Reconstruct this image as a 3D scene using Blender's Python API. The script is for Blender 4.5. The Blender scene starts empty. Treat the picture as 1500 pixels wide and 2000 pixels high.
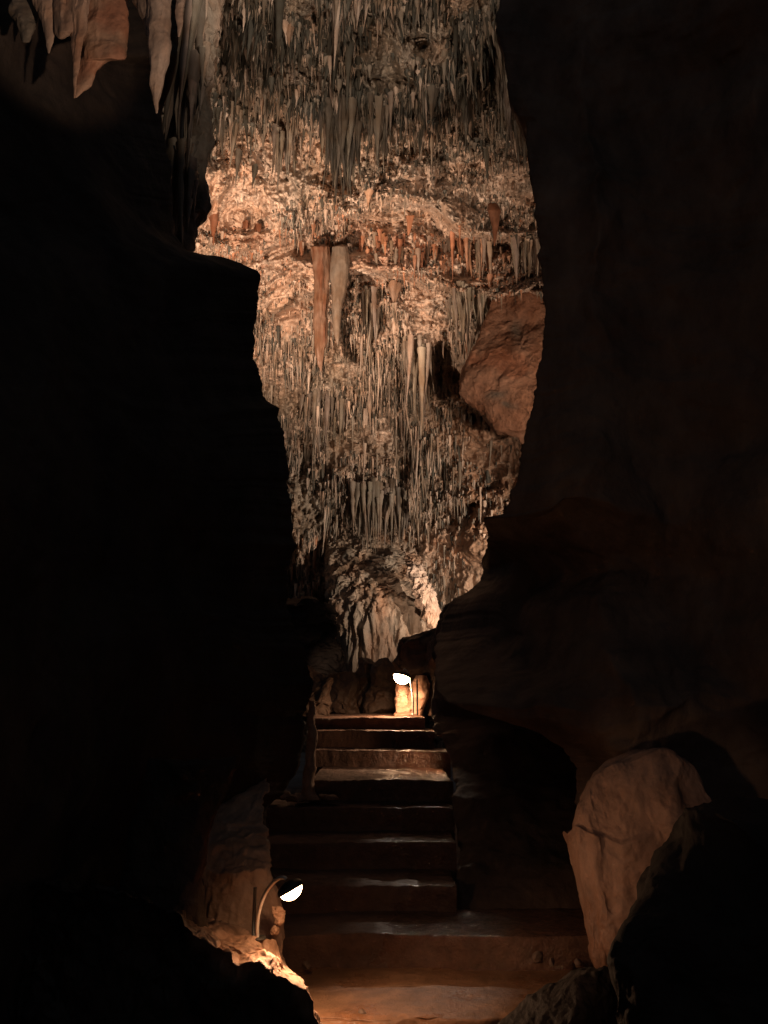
import bpy, math, random
import numpy as np
from mathutils import Vector, Quaternion, Matrix
random.seed(7)
rng = np.random.default_rng(11)

# ------------------------------------------------------------------ camera
F = 1500.0            # focal length in photo pixels (photo is 1500 x 2000)
H = 1.55              # eye height above the lower landing
TH = math.atan((1378 - 1000) / F)
S, Cc = math.sin(TH), math.cos(TH)
sc = bpy.context.scene
cam = bpy.data.cameras.new('camera')
cam.sensor_fit = 'VERTICAL'; cam.sensor_height = 36.0; cam.lens = 36.0 * F / 2000
cam.clip_start = 0.05; cam.clip_end = 400
co = bpy.data.objects.new('camera', cam)
co.location = (0, 0, H); co.rotation_euler = (math.pi / 2 + TH, 0, 0)
sc.collection.objects.link(co); sc.camera = co

# ------------------------------------------------------------------ world: a cave, no daylight
w = bpy.data.worlds.new('World'); sc.world = w; w.use_nodes = True
w.node_tree.nodes['Background'].inputs[0].default_value = (0.55, 0.6, 0.7, 1)
w.node_tree.nodes['Background'].inputs[1].default_value = 0.05
sc.view_settings.view_transform = 'Standard'; sc.view_settings.look = 'None'
sc.view_settings.exposure = 0.0; sc.view_settings.gamma = 1.0
sc.cycles.use_denoising = True
sc.cycles.max_bounces = 5; sc.cycles.diffuse_bounces = 3; sc.cycles.glossy_bounces = 2
sc.cycles.sample_clamp_indirect = 2.0
sc.cycles.use_adaptive_sampling = True; sc.cycles.adaptive_threshold = 0.01


def ray(x, y):
    x = np.asarray(x, float); y = np.asarray(y, float)
    dx = (x - 750) / F; dy = (1000 - y) / F
    return dx, Cc - dy * S, S + dy * Cc


def at(x, y, D):
    """the point D metres in front of the camera (along world Y) seen at photo pixel x, y"""
    a, b, c = ray(x, y)
    k = np.asarray(D, float) / b
    return np.stack(np.broadcast_arrays(a * k, b * k, H + c * k), -1)


def V(x, y, D):
    return Vector(at(x, y, D).tolist())


# ------------------------------------------------------------------ lights
def spot(name, loc, target, power, color, angle, blend=0.6, radius=0.25):
    l = bpy.data.lights.new(name, 'SPOT'); l.energy = power; l.color = color
    l.spot_size = math.radians(angle); l.spot_blend = blend; l.shadow_soft_size = radius
    o = bpy.data.objects.new(name, l); o.location = loc
    o.rotation_euler = (Vector(target) - Vector(loc)).to_track_quat('-Z', 'Y').to_euler()
    sc.collection.objects.link(o); return o


WARM = (1.0, 0.58, 0.33); FLOOD = (1.0, 0.73, 0.54); NEUT = (1.0, 0.80, 0.63)
# show-cave floods hidden behind the dark left and right walls, plus one added overhead
spot('flood_or_fill_light', V(330, 760, 10.5), V(640, 490, 18), 5200, FLOOD, 66, 0.9, 0.10)
spot('flood_or_fill_light', V(1240, 900, 11.0), V(820, 560, 18), 1500, FLOOD, 70, 0.9, 0.10)
spot('flood_or_fill_light', V(1260, 560, 7.6), V(680, 60, 13), 2000, NEUT, 84, 0.9, 0.08)
spot('flood_or_fill_light', V(420, 640, 9.4), V(640, 160, 13.5), 500, NEUT, 80, 0.9, 0.08)
spot('flood_or_fill_light', V(1300, 1150, 13.0), V(690, 1060, 21), 2600, NEUT, 60, 0.9, 0.10)
spot('flood_or_fill_light', V(905, 1290, 14.5), V(845, 1190, 17.6), 420, FLOOD, 40, 0.9, 0.05)
spot('flood_or_fill_light', V(560, 1330, 13.5), V(700, 1290, 18), 90, FLOOD, 26, 0.9, 0.05)
spot('flood_or_fill_light', (-0.1, 4.6, 8.3), V(560, 20, 12.5), 1200, NEUT, 76, 1.0, 0.10)  # added out of view to brighten the ceiling top
# added backlight before the far wall, no fixture, for glints on wet stairs
spot('flood_or_fill_light', V(818, 900, 17.6), (0.28, 6.1, 0.5), 640, NEUT, 5.0, 0.9, 0.08)
# small lamp tucked behind the right wall, beside the upper steps
spot('flood_or_fill_light', V(912, 1466, 8.35), (-0.4, 8.05, 0.85), 22, WARM, 130, 0.8, 0.05)
# flood on the near draperies, on the right wall above the picture
spot('flood_or_fill_light', (0.9, 0.9, 1.9), V(205, 5, 3.75), 420, FLOOD, 17, 0.5, 0.04)
spot('flood_or_fill_light', (0.4, 4.3, 7.5), V(385, 200, 8), 110, NEUT, 32, 0.9, 0.05)  # added out of view to brighten the left flowstone column
# added fill spots for the right rock and wall, low left out of view
spot('flood_or_fill_light', (-0.9, 1.2, 0.7), V(1265, 1650, 4.7), 50, WARM, 22, 0.9, 0.08)
spot('flood_or_fill_light', (-0.9, 1.2, 0.8), V(1370, 620, 4.2), 32, WARM, 66, 1.0, 0.20)


# ------------------------------------------------------------------ numpy noise
def _h(i, j, k, seed):
    n = (i.astype(np.int64) * 374761393 + j.astype(np.int64) * 668265263 + k.astype(np.int64) * 2147483647 + seed * 974711) & 0xFFFFFFFF
    n = ((n ^ (n >> 13)) * 1274126177) & 0xFFFFFFFF
    n = (n ^ (n >> 16)) & 0xFFFFFFFF
    n = (n * 2246822519) & 0xFFFFFFFF
    n = (n ^ (n >> 15)) & 0xFFFFFFFF
    return n.astype(np.float64) / 4294967295.0


def vn(P, f=1.0, seed=0, st=(1, 1, 1)):
    """value noise, -1..1"""
    Q = P * (f * np.array(st))
    I = np.floor(Q); R = Q - I; R = R * R * (3 - 2 * R)
    i, j, k = I[..., 0], I[..., 1], I[..., 2]
    out = 0
    for a in (0, 1):
        wa = R[..., 0] if a else 1 - R[..., 0]
        for b in (0, 1):
            wb = R[..., 1] if b else 1 - R[..., 1]
            for c in (0, 1):
                wc = R[..., 2] if c else 1 - R[..., 2]
                out = out + wa * wb * wc * _h(i + a, j + b, k + c, seed)
    return out * 2 - 1


def fbm(P, f=1.0, o=4, seed=0, st=(1, 1, 1), g=0.5):
    s, a, t = 0, 1.0, 0
    for n in range(o):
        s = s + a * vn(P + n * 17.3, f, seed + n * 31, st); t += a; a *= g; f *= 2.03
    return s / t


def ridge(P, f=1.0, o=3, seed=0, st=(1, 1, 1)):
    s, a, t = 0, 1.0, 0
    for n in range(o):
        s = s + a * (1 - 2 * np.abs(vn(P + n * 9.1, f, seed + n * 13, st))); t += a; a *= 0.5; f *= 2.1
    return s / t


def vfbm(P, f, o, seed, st=(1, 1, 1)):
    return np.stack([fbm(P, f, o, seed + 101 * q, st) for q in range(3)], -1)


def sm(a, b, x):
    t = np.clip((x - a) / (b - a), 0, 1); return t * t * (3 - 2 * t)


# ------------------------------------------------------------------ objects
def tag(o, label=None, cat=None, group=None, kind=None):
    if label: o['label'] = label
    if cat: o['category'] = cat
    if group: o['group'] = group
    if kind: o['kind'] = kind
    return o


def mesh(name, verts, faces, mat, parent=None, col=None, smooth=True, loc=None):
    verts = np.asarray(verts, float).reshape(-1, 3)
    me = bpy.data.meshes.new(name)
    if isinstance(faces, np.ndarray):
        n = len(faces); q = faces.shape[1]
        me.vertices.add(len(verts)); me.vertices.foreach_set('co', verts.ravel())
        me.loops.add(n * q); me.loops.foreach_set('vertex_index', faces.ravel().astype(np.int32))
        me.polygons.add(n)
        me.polygons.foreach_set('loop_start', np.arange(0, n * q, q, dtype=np.int32))
        me.polygons.foreach_set('loop_total', np.full(n, q, dtype=np.int32))
        me.update(calc_edges=True)
    else:
        me.from_pydata(verts.tolist(), [], faces); me.update()
    me.polygons.foreach_set('use_smooth', np.full(len(me.polygons), smooth))
    if col is not None:
        c = np.ones((len(verts), 4)); c[:, :3] = np.asarray(col).reshape(-1, 3) if np.ndim(col) > 1 else col
        at_ = me.color_attributes.new('Col', 'FLOAT_COLOR', 'POINT'); at_.data.foreach_set('color', c.ravel())
    if mat: me.materials.append(mat)
    o = bpy.data.objects.new(name, me); sc.collection.objects.link(o)
    if parent: o.parent = parent
    if loc is not None: o.location = loc
    return o


def grid_faces(nr, nc, wrap=False):
    r = np.arange(nr - 1)[:, None]; c = np.arange(nc if wrap else nc - 1)[None, :]
    c2 = (c + 1) % nc
    a = r * nc + c; b = r * nc + c2; d = (r + 1) * nc + c2; e = (r + 1) * nc + c
    return np.stack([a + 0 * b, e + 0 * b, d, b], -1).reshape(-1, 4)


def empty(name, loc):
    o = bpy.data.objects.new(name, None); o.location = loc; o.empty_display_size = 0.1
    sc.collection.objects.link(o); return o


# ------------------------------------------------------------------ materials
def N(nt, t, **kw):
    n = nt.nodes.new(t)
    for k, v in kw.items():
        if k in n.inputs: n.inputs[k].default_value = v
        else: setattr(n, k, v)
    return n


def rock_mat(name, rough=(0.45, 0.9), bump=0.5, scale=6.0, stretch=0.35, spec=0.4, dist=0.04, mottle=0.5, cracks=False, color=None):
    m = bpy.data.materials.new(name); m.use_nodes = True; nt = m.node_tree; L = nt.links
    p = nt.nodes['Principled BSDF']
    geo = N(nt, 'ShaderNodeNewGeometry')
    mp = N(nt, 'ShaderNodeMapping'); mp.inputs['Scale'].default_value = (1, 1, stretch)
    L.new(geo.outputs['Position'], mp.inputs['Vector'])
    n1 = N(nt, 'ShaderNodeTexNoise', Scale=scale, Detail=8.0, Roughness=0.65); L.new(mp.outputs[0], n1.inputs['Vector'])
    n2 = N(nt, 'ShaderNodeTexNoise', Scale=scale * 0.22, Detail=4.0, Roughness=0.6); L.new(geo.outputs['Position'], n2.inputs['Vector'])
    n3 = N(nt, 'ShaderNodeTexNoise', Scale=scale * 4.5, Detail=6.0, Roughness=0.7); L.new(geo.outputs['Position'], n3.inputs['Vector'])
    r1 = N(nt, 'ShaderNodeMapRange'); r1.inputs[1].default_value = 0.3; r1.inputs[2].default_value = 0.7
    r1.inputs[3].default_value = 1 - mottle; r1.inputs[4].default_value = 1 + mottle * 0.6
    L.new(n1.outputs['Fac'], r1.inputs[0])
    if color is None:
        at_ = N(nt, 'ShaderNodeVertexColor'); at_.layer_name = 'Col'; src = at_.outputs['Color']
    else:
        rg = N(nt, 'ShaderNodeRGB'); rg.outputs[0].default_value = (*color, 1); src = rg.outputs[0]
    mul = N(nt, 'ShaderNodeVectorMath', operation='SCALE'); L.new(src, mul.inputs[0]); L.new(r1.outputs[0], mul.inputs['Scale'])
    mx = N(nt, 'ShaderNodeMix', data_type='RGBA', blend_type='MULTIPLY')
    cr = N(nt, 'ShaderNodeValToRGB'); cr.color_ramp.elements[0].position = 0.35; cr.color_ramp.elements[0].color = (0.78, 0.62, 0.5, 1)
    cr.color_ramp.elements[1].position = 0.62; cr.color_ramp.elements[1].color = (1.05, 1.05, 1.05, 1)
    L.new(n2.outputs['Fac'], cr.inputs[0]); mx.inputs[0].default_value = 0.8
    L.new(mul.outputs[0], mx.inputs[6]); L.new(cr.outputs[0], mx.inputs[7])
    L.new(mx.outputs[2], p.inputs['Base Color'])
    rr = N(nt, 'ShaderNodeMapRange'); rr.inputs[1].default_value = 0.35; rr.inputs[2].default_value = 0.65
    rr.inputs[3].default_value = rough[0]; rr.inputs[4].default_value = rough[1]
    L.new(n2.outputs['Fac'], rr.inputs[0]); L.new(rr.outputs[0], p.inputs['Roughness'])
    p.inputs['Specular IOR Level'].default_value = spec
    if name.startswith('wet'): p.inputs['IOR'].default_value = 1.7
    add = N(nt, 'ShaderNodeMath', operation='MULTIPLY_ADD'); add.inputs[1].default_value = 0.35
    L.new(n3.outputs['Fac'], add.inputs[0]); L.new(n1.outputs['Fac'], add.inputs[2])
    b = N(nt, 'ShaderNodeBump'); b.inputs['Strength'].default_value = bump; b.inputs['Distance'].default_value = dist
    L.new(add.outputs[0], b.inputs['Height']); L.new(b.outputs[0], p.inputs['Normal'])
    return m


def plain_mat(name, color, rough=0.4, metal=0.0, emit=None, strength=0):
    m = bpy.data.materials.new(name); m.use_nodes = True; nt = m.node_tree
    p = nt.nodes['Principled BSDF']; p.inputs['Metallic'].default_value = metal
    nz = N(nt, 'ShaderNodeTexNoise', Scale=60.0, Detail=4.0)
    mr = N(nt, 'ShaderNodeMapRange'); mr.inputs[3].default_value = rough * 0.7; mr.inputs[4].default_value = min(1, rough * 1.4)
    nt.links.new(nz.outputs['Fac'], mr.inputs[0]); nt.links.new(mr.outputs[0], p.inputs['Roughness'])
    p.inputs['Base Color'].default_value = (*color, 1)
    if emit:
        p.inputs['Emission Color'].default_value = (*emit, 1); p.inputs['Emission Strength'].default_value = strength
    return m


M_far = rock_mat('calcite_rock', scale=5.0, bump=0.6, dist=0.06, mottle=0.35, rough=(0.45, 0.85), spec=0.35)
M_slab = rock_mat('red_slab_rock', scale=7.0, bump=0.9, dist=0.09, mottle=0.45, rough=(0.5, 0.9), stretch=1.0)
M_tite = rock_mat('stalactite_calcite', scale=9.0, bump=0.35, dist=0.03, mottle=0.35, rough=(0.35, 0.75), stretch=0.2)
M_wall = rock_mat('dark_cave_rock', scale=3.0, bump=0.7, dist=0.05, mottle=0.5, rough=(0.55, 0.95), spec=0.25, stretch=0.5)
M_near = rock_mat('near_flowstone', scale=14.0, bump=0.7, dist=0.012, mottle=0.3, rough=(0.4, 0.85), spec=0.35, stretch=0.6)
M_floor = rock_mat('worn_floor_stone', scale=9.0, bump=0.8, dist=0.02, mottle=0.4, rough=(0.18, 0.55), spec=0.45, stretch=1.0)
M_step = rock_mat('wet_step_stone', scale=13.0, bump=1.0, dist=0.035, mottle=0.35, rough=(0.08, 0.42), spec=0.6, stretch=1.0)
def wet_right(m):
    nt = m.node_tree; L = nt.links; p = nt.nodes['Principled BSDF']
    geo = N(nt, 'ShaderNodeNewGeometry'); sx = N(nt, 'ShaderNodeSeparateXYZ'); L.new(geo.outputs['Position'], sx.inputs[0])
    nz = N(nt, 'ShaderNodeTexNoise', Scale=3.0, Detail=5.0); L.new(geo.outputs['Position'], nz.inputs['Vector'])
    a = N(nt, 'ShaderNodeMath', operation='MULTIPLY_ADD'); a.inputs[1].default_value = 0.8; L.new(nz.outputs['Fac'], a.inputs[0]); L.new(sx.outputs['X'], a.inputs[2])
    mr = N(nt, 'ShaderNodeMapRange', interpolation_type='SMOOTHSTEP'); mr.inputs[1].default_value = 0.30; mr.inputs[2].default_value = 0.60
    mr.inputs[3].default_value = 0.8; mr.inputs[4].default_value = 0.10; L.new(a.outputs[0], mr.inputs[0]); L.new(mr.outputs[0], p.inputs['Roughness'])


wet_right(M_step)
M_hood = plain_mat('lamp_hood_metal', (0.05, 0.045, 0.04), 0.45, 0.6)
M_pole = plain_mat('lamp_pole_metal', (0.7, 0.62, 0.55), 0.35, 0.5)
M_dark = plain_mat('dark_conduit', (0.03, 0.03, 0.03), 0.5, 0.2)
M_bulb = plain_mat('glowing_glass', (0.9, 0.8, 0.7), 0.3, 0, (1.0, 0.56, 0.28), 60)

CREAM = np.array((0.64, 0.49, 0.385)); GREY = np.array((0.245, 0.20, 0.155)); RED = np.array((0.33, 0.135, 0.07))
OLIVE = np.array((0.085, 0.078, 0.062)); BROWN = np.array((0.34, 0.20, 0.125)); OCHRE = np.array((0.50, 0.32, 0.215))


# ------------------------------------------------------------------ the great chamber: one continuous sheet of ceiling running down into far wall
def gz(x, y, cx, cy, rx, ry):
    return np.exp(-(((x - cx) / rx) ** 2 + ((y - cy) / ry) ** 2))


def gl(x, y, x0, y0, x1, y1, r):
    """soft band round a line"""
    dx, dy = x1 - x0, y1 - y0
    t = np.clip(((x - x0) * dx + (y - y0) * dy) / (dx * dx + dy * dy), 0, 1)
    return np.exp(-(((x - x0 - t * dx) ** 2 + (y - y0 - t * dy) ** 2) / (r * r)))


BY = np.array([-260, -150, 0, 200, 300, 450, 560, 700, 900, 1100, 1300, 1480])
BD = np.array([10.0, 10.8, 12, 14, 15.6, 17.6, 18.3, 19.2, 20.2, 21.2, 22.2, 23])


def smooth_zone(x, y):
    s = gz(x, y, 560, 620, 48, 80) + gz(x, y, 418, 400, 34, 80) * 0.3 + gz(x, y, 700, 910, 60, 22) * 0.7
    s = s + gz(x, y, 930, 880, 90, 60) * 0.8 + gz(x, y, 880, 720, 40, 60) * 0.5 + gz(x, y, 560, 270, 60, 60) * 0.6 + gz(x, y, 930, 1080, 70, 90)
    return np.clip(s, 0, 1)


def chamber_depth(x, y):
    D = np.interp(y, BY, BD)
    D = D - 1.6 * sm(860, 1080, x) * sm(420, 650, y) - 1.2 * sm(470, 330, x) * sm(600, 300, y)
    D = D - 1.2 * sm(800, 930, x) * sm(900, 1050, y)
    P = at(x, y, D)
    D = D + 0.7 * fbm(P, 0.35, 3, 5) + 0.35 * fbm(P, 1.1, 2, 9)
    # terraces: rock comes forward in ledges whose undersides face down
    lo = sm(760, 560, y)
    ph = P[..., 2] * 0.62 + 0.9 * fbm(P, 0.22, 3, 21) + 0.16 * fbm(P, 1.3, 3, 27)
    fr = ph - np.floor(ph)
    saw = sm(0.0, 0.28, fr) - fr
    D = D - saw * (0.7 + 1.5 * lo)
    ph2 = P[..., 2] * 2.3 + 1.6 * fbm(P, 0.8, 3, 41)
    fr2 = ph2 - np.floor(ph2)
    D = D - (sm(0, 0.3, fr2) - fr2) * 0.42 * (0.35 + 0.65 * lo)
    z = 1 - 0.85 * smooth_zone(x, y)
    P = at(x, y, D)
    rib = ridge(P, 2.3, 3, 61, (1, 1, 0.14))
    D = D - z * 0.24 * rib * (1 + 0.5 * sm(500, 800, y))
    D = D - (0.3 + 0.7 * z) * 0.42 * fbm(P, 2.6, 5, 71, (1, 1, 0.7), 0.66)
    D = D - z * 0.16 * np.maximum(0, ridge(P, 6.5, 2, 77, (1, 1, 0.6)))
    D = D - (0.35 + 0.65 * z) * 0.13 * fbm(P, 13.0, 2, 277, (1, 1, 0.55))
    # dark clefts beside the slab, under the ledge of the twin stalactites
    D = D + 0.3 * gl(x, y, 868, 690, 902, 775, 13) + 0.3 * gl(x, y, 902, 775, 930, 820, 12)
    D = D + 0.9 * gl(x, y, 590, 492, 700, 486, 12) + 0.9 * gl(x, y, 890, 472, 990, 480, 13)
    D = D + 1.2 * gl(x, y, 690, 960, 700, 1110, 13) * 0.6
    return D


def chamber_colour(x, y, P):
    n = fbm(P, 0.9, 4, 201); m = fbm(P, 3.5, 4, 233, (1, 1, 0.5)); k = fbm(P, 9.0, 3, 255, (1, 1, 0.35))
    def mix(c, d, t): return c * (1 - t[..., None]) + d * t[..., None]
    c = np.broadcast_to(CREAM, P.shape).copy()
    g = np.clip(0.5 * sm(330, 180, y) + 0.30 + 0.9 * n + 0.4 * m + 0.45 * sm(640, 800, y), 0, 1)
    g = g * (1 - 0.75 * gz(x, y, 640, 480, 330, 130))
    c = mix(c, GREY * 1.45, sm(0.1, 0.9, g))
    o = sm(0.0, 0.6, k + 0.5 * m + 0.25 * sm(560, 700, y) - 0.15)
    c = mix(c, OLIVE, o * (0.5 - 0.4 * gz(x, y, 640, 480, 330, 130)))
    red = gz(x, y, 820, 505, 190, 50) * 0.9 + gz(x, y, 700, 450, 80, 24) * 0.4 + gz(x, y, 490, 470, 60, 50) * 0.6 + gz(x, y, 640, 560, 22, 90) * 0.8
    red = red + gz(x, y, 990, 590, 60, 40) + gz(x, y, 980, 900, 70, 70) * 0.6 + gz(x, y, 900, 1060, 70, 60) * 0.8 + gz(x, y, 500, 680, 12, 40) + gz(x, y, 580, 1130, 40, 50) * 0.6
    c = mix(c, RED, sm(0.15, 0.9, red * 0.6 + 0.8 * m * (red > 0.15)) * 0.8)
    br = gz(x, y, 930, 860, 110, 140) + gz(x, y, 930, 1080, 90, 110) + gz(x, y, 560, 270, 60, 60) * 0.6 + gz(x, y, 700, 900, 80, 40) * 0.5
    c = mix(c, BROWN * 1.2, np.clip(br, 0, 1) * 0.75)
    pit = fbm(P, 13.0, 2, 277, (1, 1, 0.55)) + 0.35 * m
    c = mix(c, OLIVE * 0.9 + RED * 0.08, sm(0.18, 0.5, pit) * 0.75)
    sz = smooth_zone(x, y)
    c = mix(c, OCHRE * 1.1, np.clip(gz(x, y, 560, 620, 60, 90) + gz(x, y, 418, 400, 40, 90), 0, 1) * 0.6)
    return np.clip(c, 0.02, 0.8)


GX = np.linspace(120, 1260, 620); GY = np.linspace(-240, 1470, 940)
XX, YY = np.meshgrid(GX, GY)
DD = chamber_depth(XX, YY)
PP = at(XX, YY, DD)
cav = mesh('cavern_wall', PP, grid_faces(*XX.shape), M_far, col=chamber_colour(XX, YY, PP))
tag(cav, 'high cream and grey calcite ceiling and far wall of the lit cavern', 'cave wall', kind='structure')


def depth_at(x, y):
    fx = np.clip((np.asarray(x, float) - GX[0]) / (GX[1] - GX[0]), 0, len(GX) - 2); fy = np.clip((np.asarray(y, float) - GY[0]) / (GY[1] - GY[0]), 0, len(GY) - 2)
    return DD[np.round(fy).astype(int), np.round(fx).astype(int)]


# ------------------------------------------------------------------ stalactites
def cones(top, ln, rad, seed, sides=7, rings=7, rough=0.18):
    """n tapering, slightly crooked stalactites. returns verts (n, rings, sides, 3)"""
    r = np.random.default_rng(seed); n = len(ln)
    t = np.linspace(0, 1, rings)[None, :]
    prof = (1 - t) ** 0.8 * (0.75 + 0.25 * np.cos(t * 3.1)) + 0.035
    prof = prof * (1 + rough * r.normal(size=(n, rings)) * (t > 0) * (t < 1))
    a = np.linspace(0, 2 * math.pi, sides, endpoint=False)[None, None, :] + r.random((n, 1, 1)) * 6.28
    flute = 1 + 0.28 * r.normal(size=(n, 1, sides)).clip(-1.5, 1.5)
    R = rad[:, None, None] * prof[:, :, None] * flute
    bend = (r.normal(size=(n, 1, 2)) * 0.05 * ln[:, None, None]) * (t[..., None] ** 1.5)
    x = top[:, None, None, 0] + R * np.cos(a) + bend[:, :, None, 0]
    y = top[:, None, None, 1] + R * np.sin(a) + bend[:, :, None, 1]
    z = top[:, None, None, 2] - ln[:, None, None] * t[:, :, None] + 0 * R
    return np.stack([x, y, z], -1)


def cone_faces(n, rings, sides):
    base = grid_faces(rings, sides, True)
    return (base[None] + (np.arange(n) * rings * sides)[:, None, None]).reshape(-1, 4)


def density(x, y):
    d = 0.9 - 0.12 * sm(260, 420, y) * sm(560, 470, y)
    d = d - 0.1 * sm(430, 440, y) * sm(600, 590, y) + 0.35 * gz(x, y, 800, 500, 200, 60)
    d = d + 0.3 * sm(560, 660, y) * sm(1120, 1050, y)
    d = d * (1 - 0.96 * smooth_zone(x, y)) * (1 - gz(x, y, 985, 720, 85, 130) ** 0.5)
    d = d * (1 - 0.75 * sm(840, 930, x) * sm(740, 830, y)) * sm(1250, 1160, y)
    cl = fbm(np.stack([x * 0.012, y * 0.014, 0 * x], -1), 1.0, 3, 301)
    return np.clip(d * (0.62 + 2.0 * cl), 0.01, 1)


NT = 36000
tx = rng.uniform(330, 1100, NT * 2); ty = rng.uniform(-190, 1200, NT * 2)
keep = rng.random(NT * 2) < density(tx, ty)
tx, ty = tx[keep][:NT], ty[keep][:NT]
n = len(tx)
tD = depth_at(tx, ty)
# length in photo pixels by zone
lp = 9 + 15 * sm(330, 170, ty) + 8 * sm(560, 700, ty) + 8 * gz(tx, ty, 800, 480, 220, 60)
lp = lp * rng.lognormal(-0.05, 0.66, n)
tl = np.clip(lp * tD / F, 0.08, 2.2)
wide = rng.random(n)
tr = np.clip(0.011 + 0.045 * wide ** 5 + 0.036 * tl, 0.012, 0.12) * (0.8 + 0.3 * sm(400, 200, ty) - 0.12 * sm(560, 700, ty))
tP = at(tx, ty, tD - 0.02 - tr * 0.5); tP[:, 2] += tl * 0.12


def tite_colour(x, y, P, seed):
    r = np.random.default_rng(seed); n = len(x)
    u = r.random(n); c = np.empty((n, 3)); c[:] = GREY * 1.1
    c[u < 0.30 + 0.22 * sm(300, 480, y)] = CREAM * 0.85
    redz = (gz(x, y, 800, 490, 210, 60) + 0.7 * gz(x, y, 480, 470, 70, 50) + 0.6 * gz(x, y, 950, 560, 80, 60) + 0.35 * gz(x, y, 620, 1130, 90, 60)) * 0.75
    c[r.random(n) < redz] = (RED + 0.5 * OCHRE) * 0.8
    c[r.random(n) < 0.28 + 0.2 * sm(400, 200, y) - 0.2 * redz] = OLIVE
    return np.clip(c * r.uniform(0.75, 1.25, (n, 1)), 0.02, 0.8)


tc = tite_colour(tx, ty, tP, 5)
# the largest in view are things of their own
big = np.zeros(n, bool); view = (tx > 400) & (tx < 1030) & (ty > -20) & (ty < 1150)
order = np.argsort(-(tl * tr / tD ** 2) * view)
big[order[:265]] = True
rest = ~big
RS, SD = 6, 6
vv = cones(tP[rest], tl[rest], tr[rest], 3, SD, RS)
cc = np.repeat(tc[rest], RS * SD, 0)
fr = mesh('stalactite_fringe', vv, cone_faces(rest.sum(), RS, SD), M_tite, col=cc)
tag(fr, 'dense fringe of countless small stalactites covering the cavern ceiling and wall', 'stalactites', kind='stuff')


def ordinal(k):
    return ['leftmost', 'second', 'third', 'fourth', 'fifth', 'sixth', 'seventh', 'eighth', 'ninth', 'tenth', 'eleventh', 'twelfth', 'thirteenth', 'fourteenth', 'fifteenth'][k]


def zone(x, y, c, ln, rd):
    dark = c.sum() < 0.62; redc = c[0] > 2.0 * c[2] and c[0] > 0.2
    col = 'rusty red' if redc else ('dark grey' if dark else 'pale cream')
    size = 'slender' if rd / ln < 0.085 else 'stout'
    side = ['left', 'centre left', 'centre', 'centre right', 'right'][min(4, int((x - 400) / 126))]
    for lim, where in ((60, 'at the picture top'), (140, 'above the dark cluster'), (220, 'level with dark cluster top'), (310, 'level with dark cluster foot'), (440, 'over the bright band'),
                       (560, 'on the red ledges'), (700, 'below the red ledges'), (850, 'level with the slab'), (1000, 'below the slab'), (1300, 'above the fluted flowstone')):
        if y < lim: break
    return col, size, side, where


def one_tite(x, y, D, ln, rad, c, seed, label, group=None, name='stalactite', rings=12, sides=12, rough=0.1):
    top = at(x, y, D)
    v = cones(np.zeros((1, 3)), np.array([ln]), np.array([rad]), seed, sides, rings, rough)
    o = mesh(name, v, cone_faces(1, rings, sides), M_tite, col=np.asarray(c), loc=top)
    return tag(o, label, 'stalactite', group)


cells = {}
for q in np.where(big)[0]:
    cells.setdefault(zone(tx[q], ty[q], tc[q], tl[q], tr[q]), []).append(q)
for (col_, size_, side_, where_), qs in cells.items():
    qs.sort(key=lambda q: tx[q])
    for k_, q in enumerate(qs):
        v = cones(np.zeros((1, 3)), tl[q:q + 1], tr[q:q + 1], 1000 + int(q), 8, 9)
        o = mesh('stalactite', v, cone_faces(1, 9, 8), M_tite, col=tc[q], loc=tP[q])
        lead = '' if len(qs) == 1 else (ordinal(min(k_, 14)) + (' of ' if k_ == 0 else ' from left of '))
        tag(o, f"{lead}{size_} {col_} stalactite{'s' if len(qs) > 1 else ''} {where_}, {side_}", 'stalactite', 'stalactites hanging in the lit cavern')


DW = np.array((0.12, 0.085, 0.065))
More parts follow.
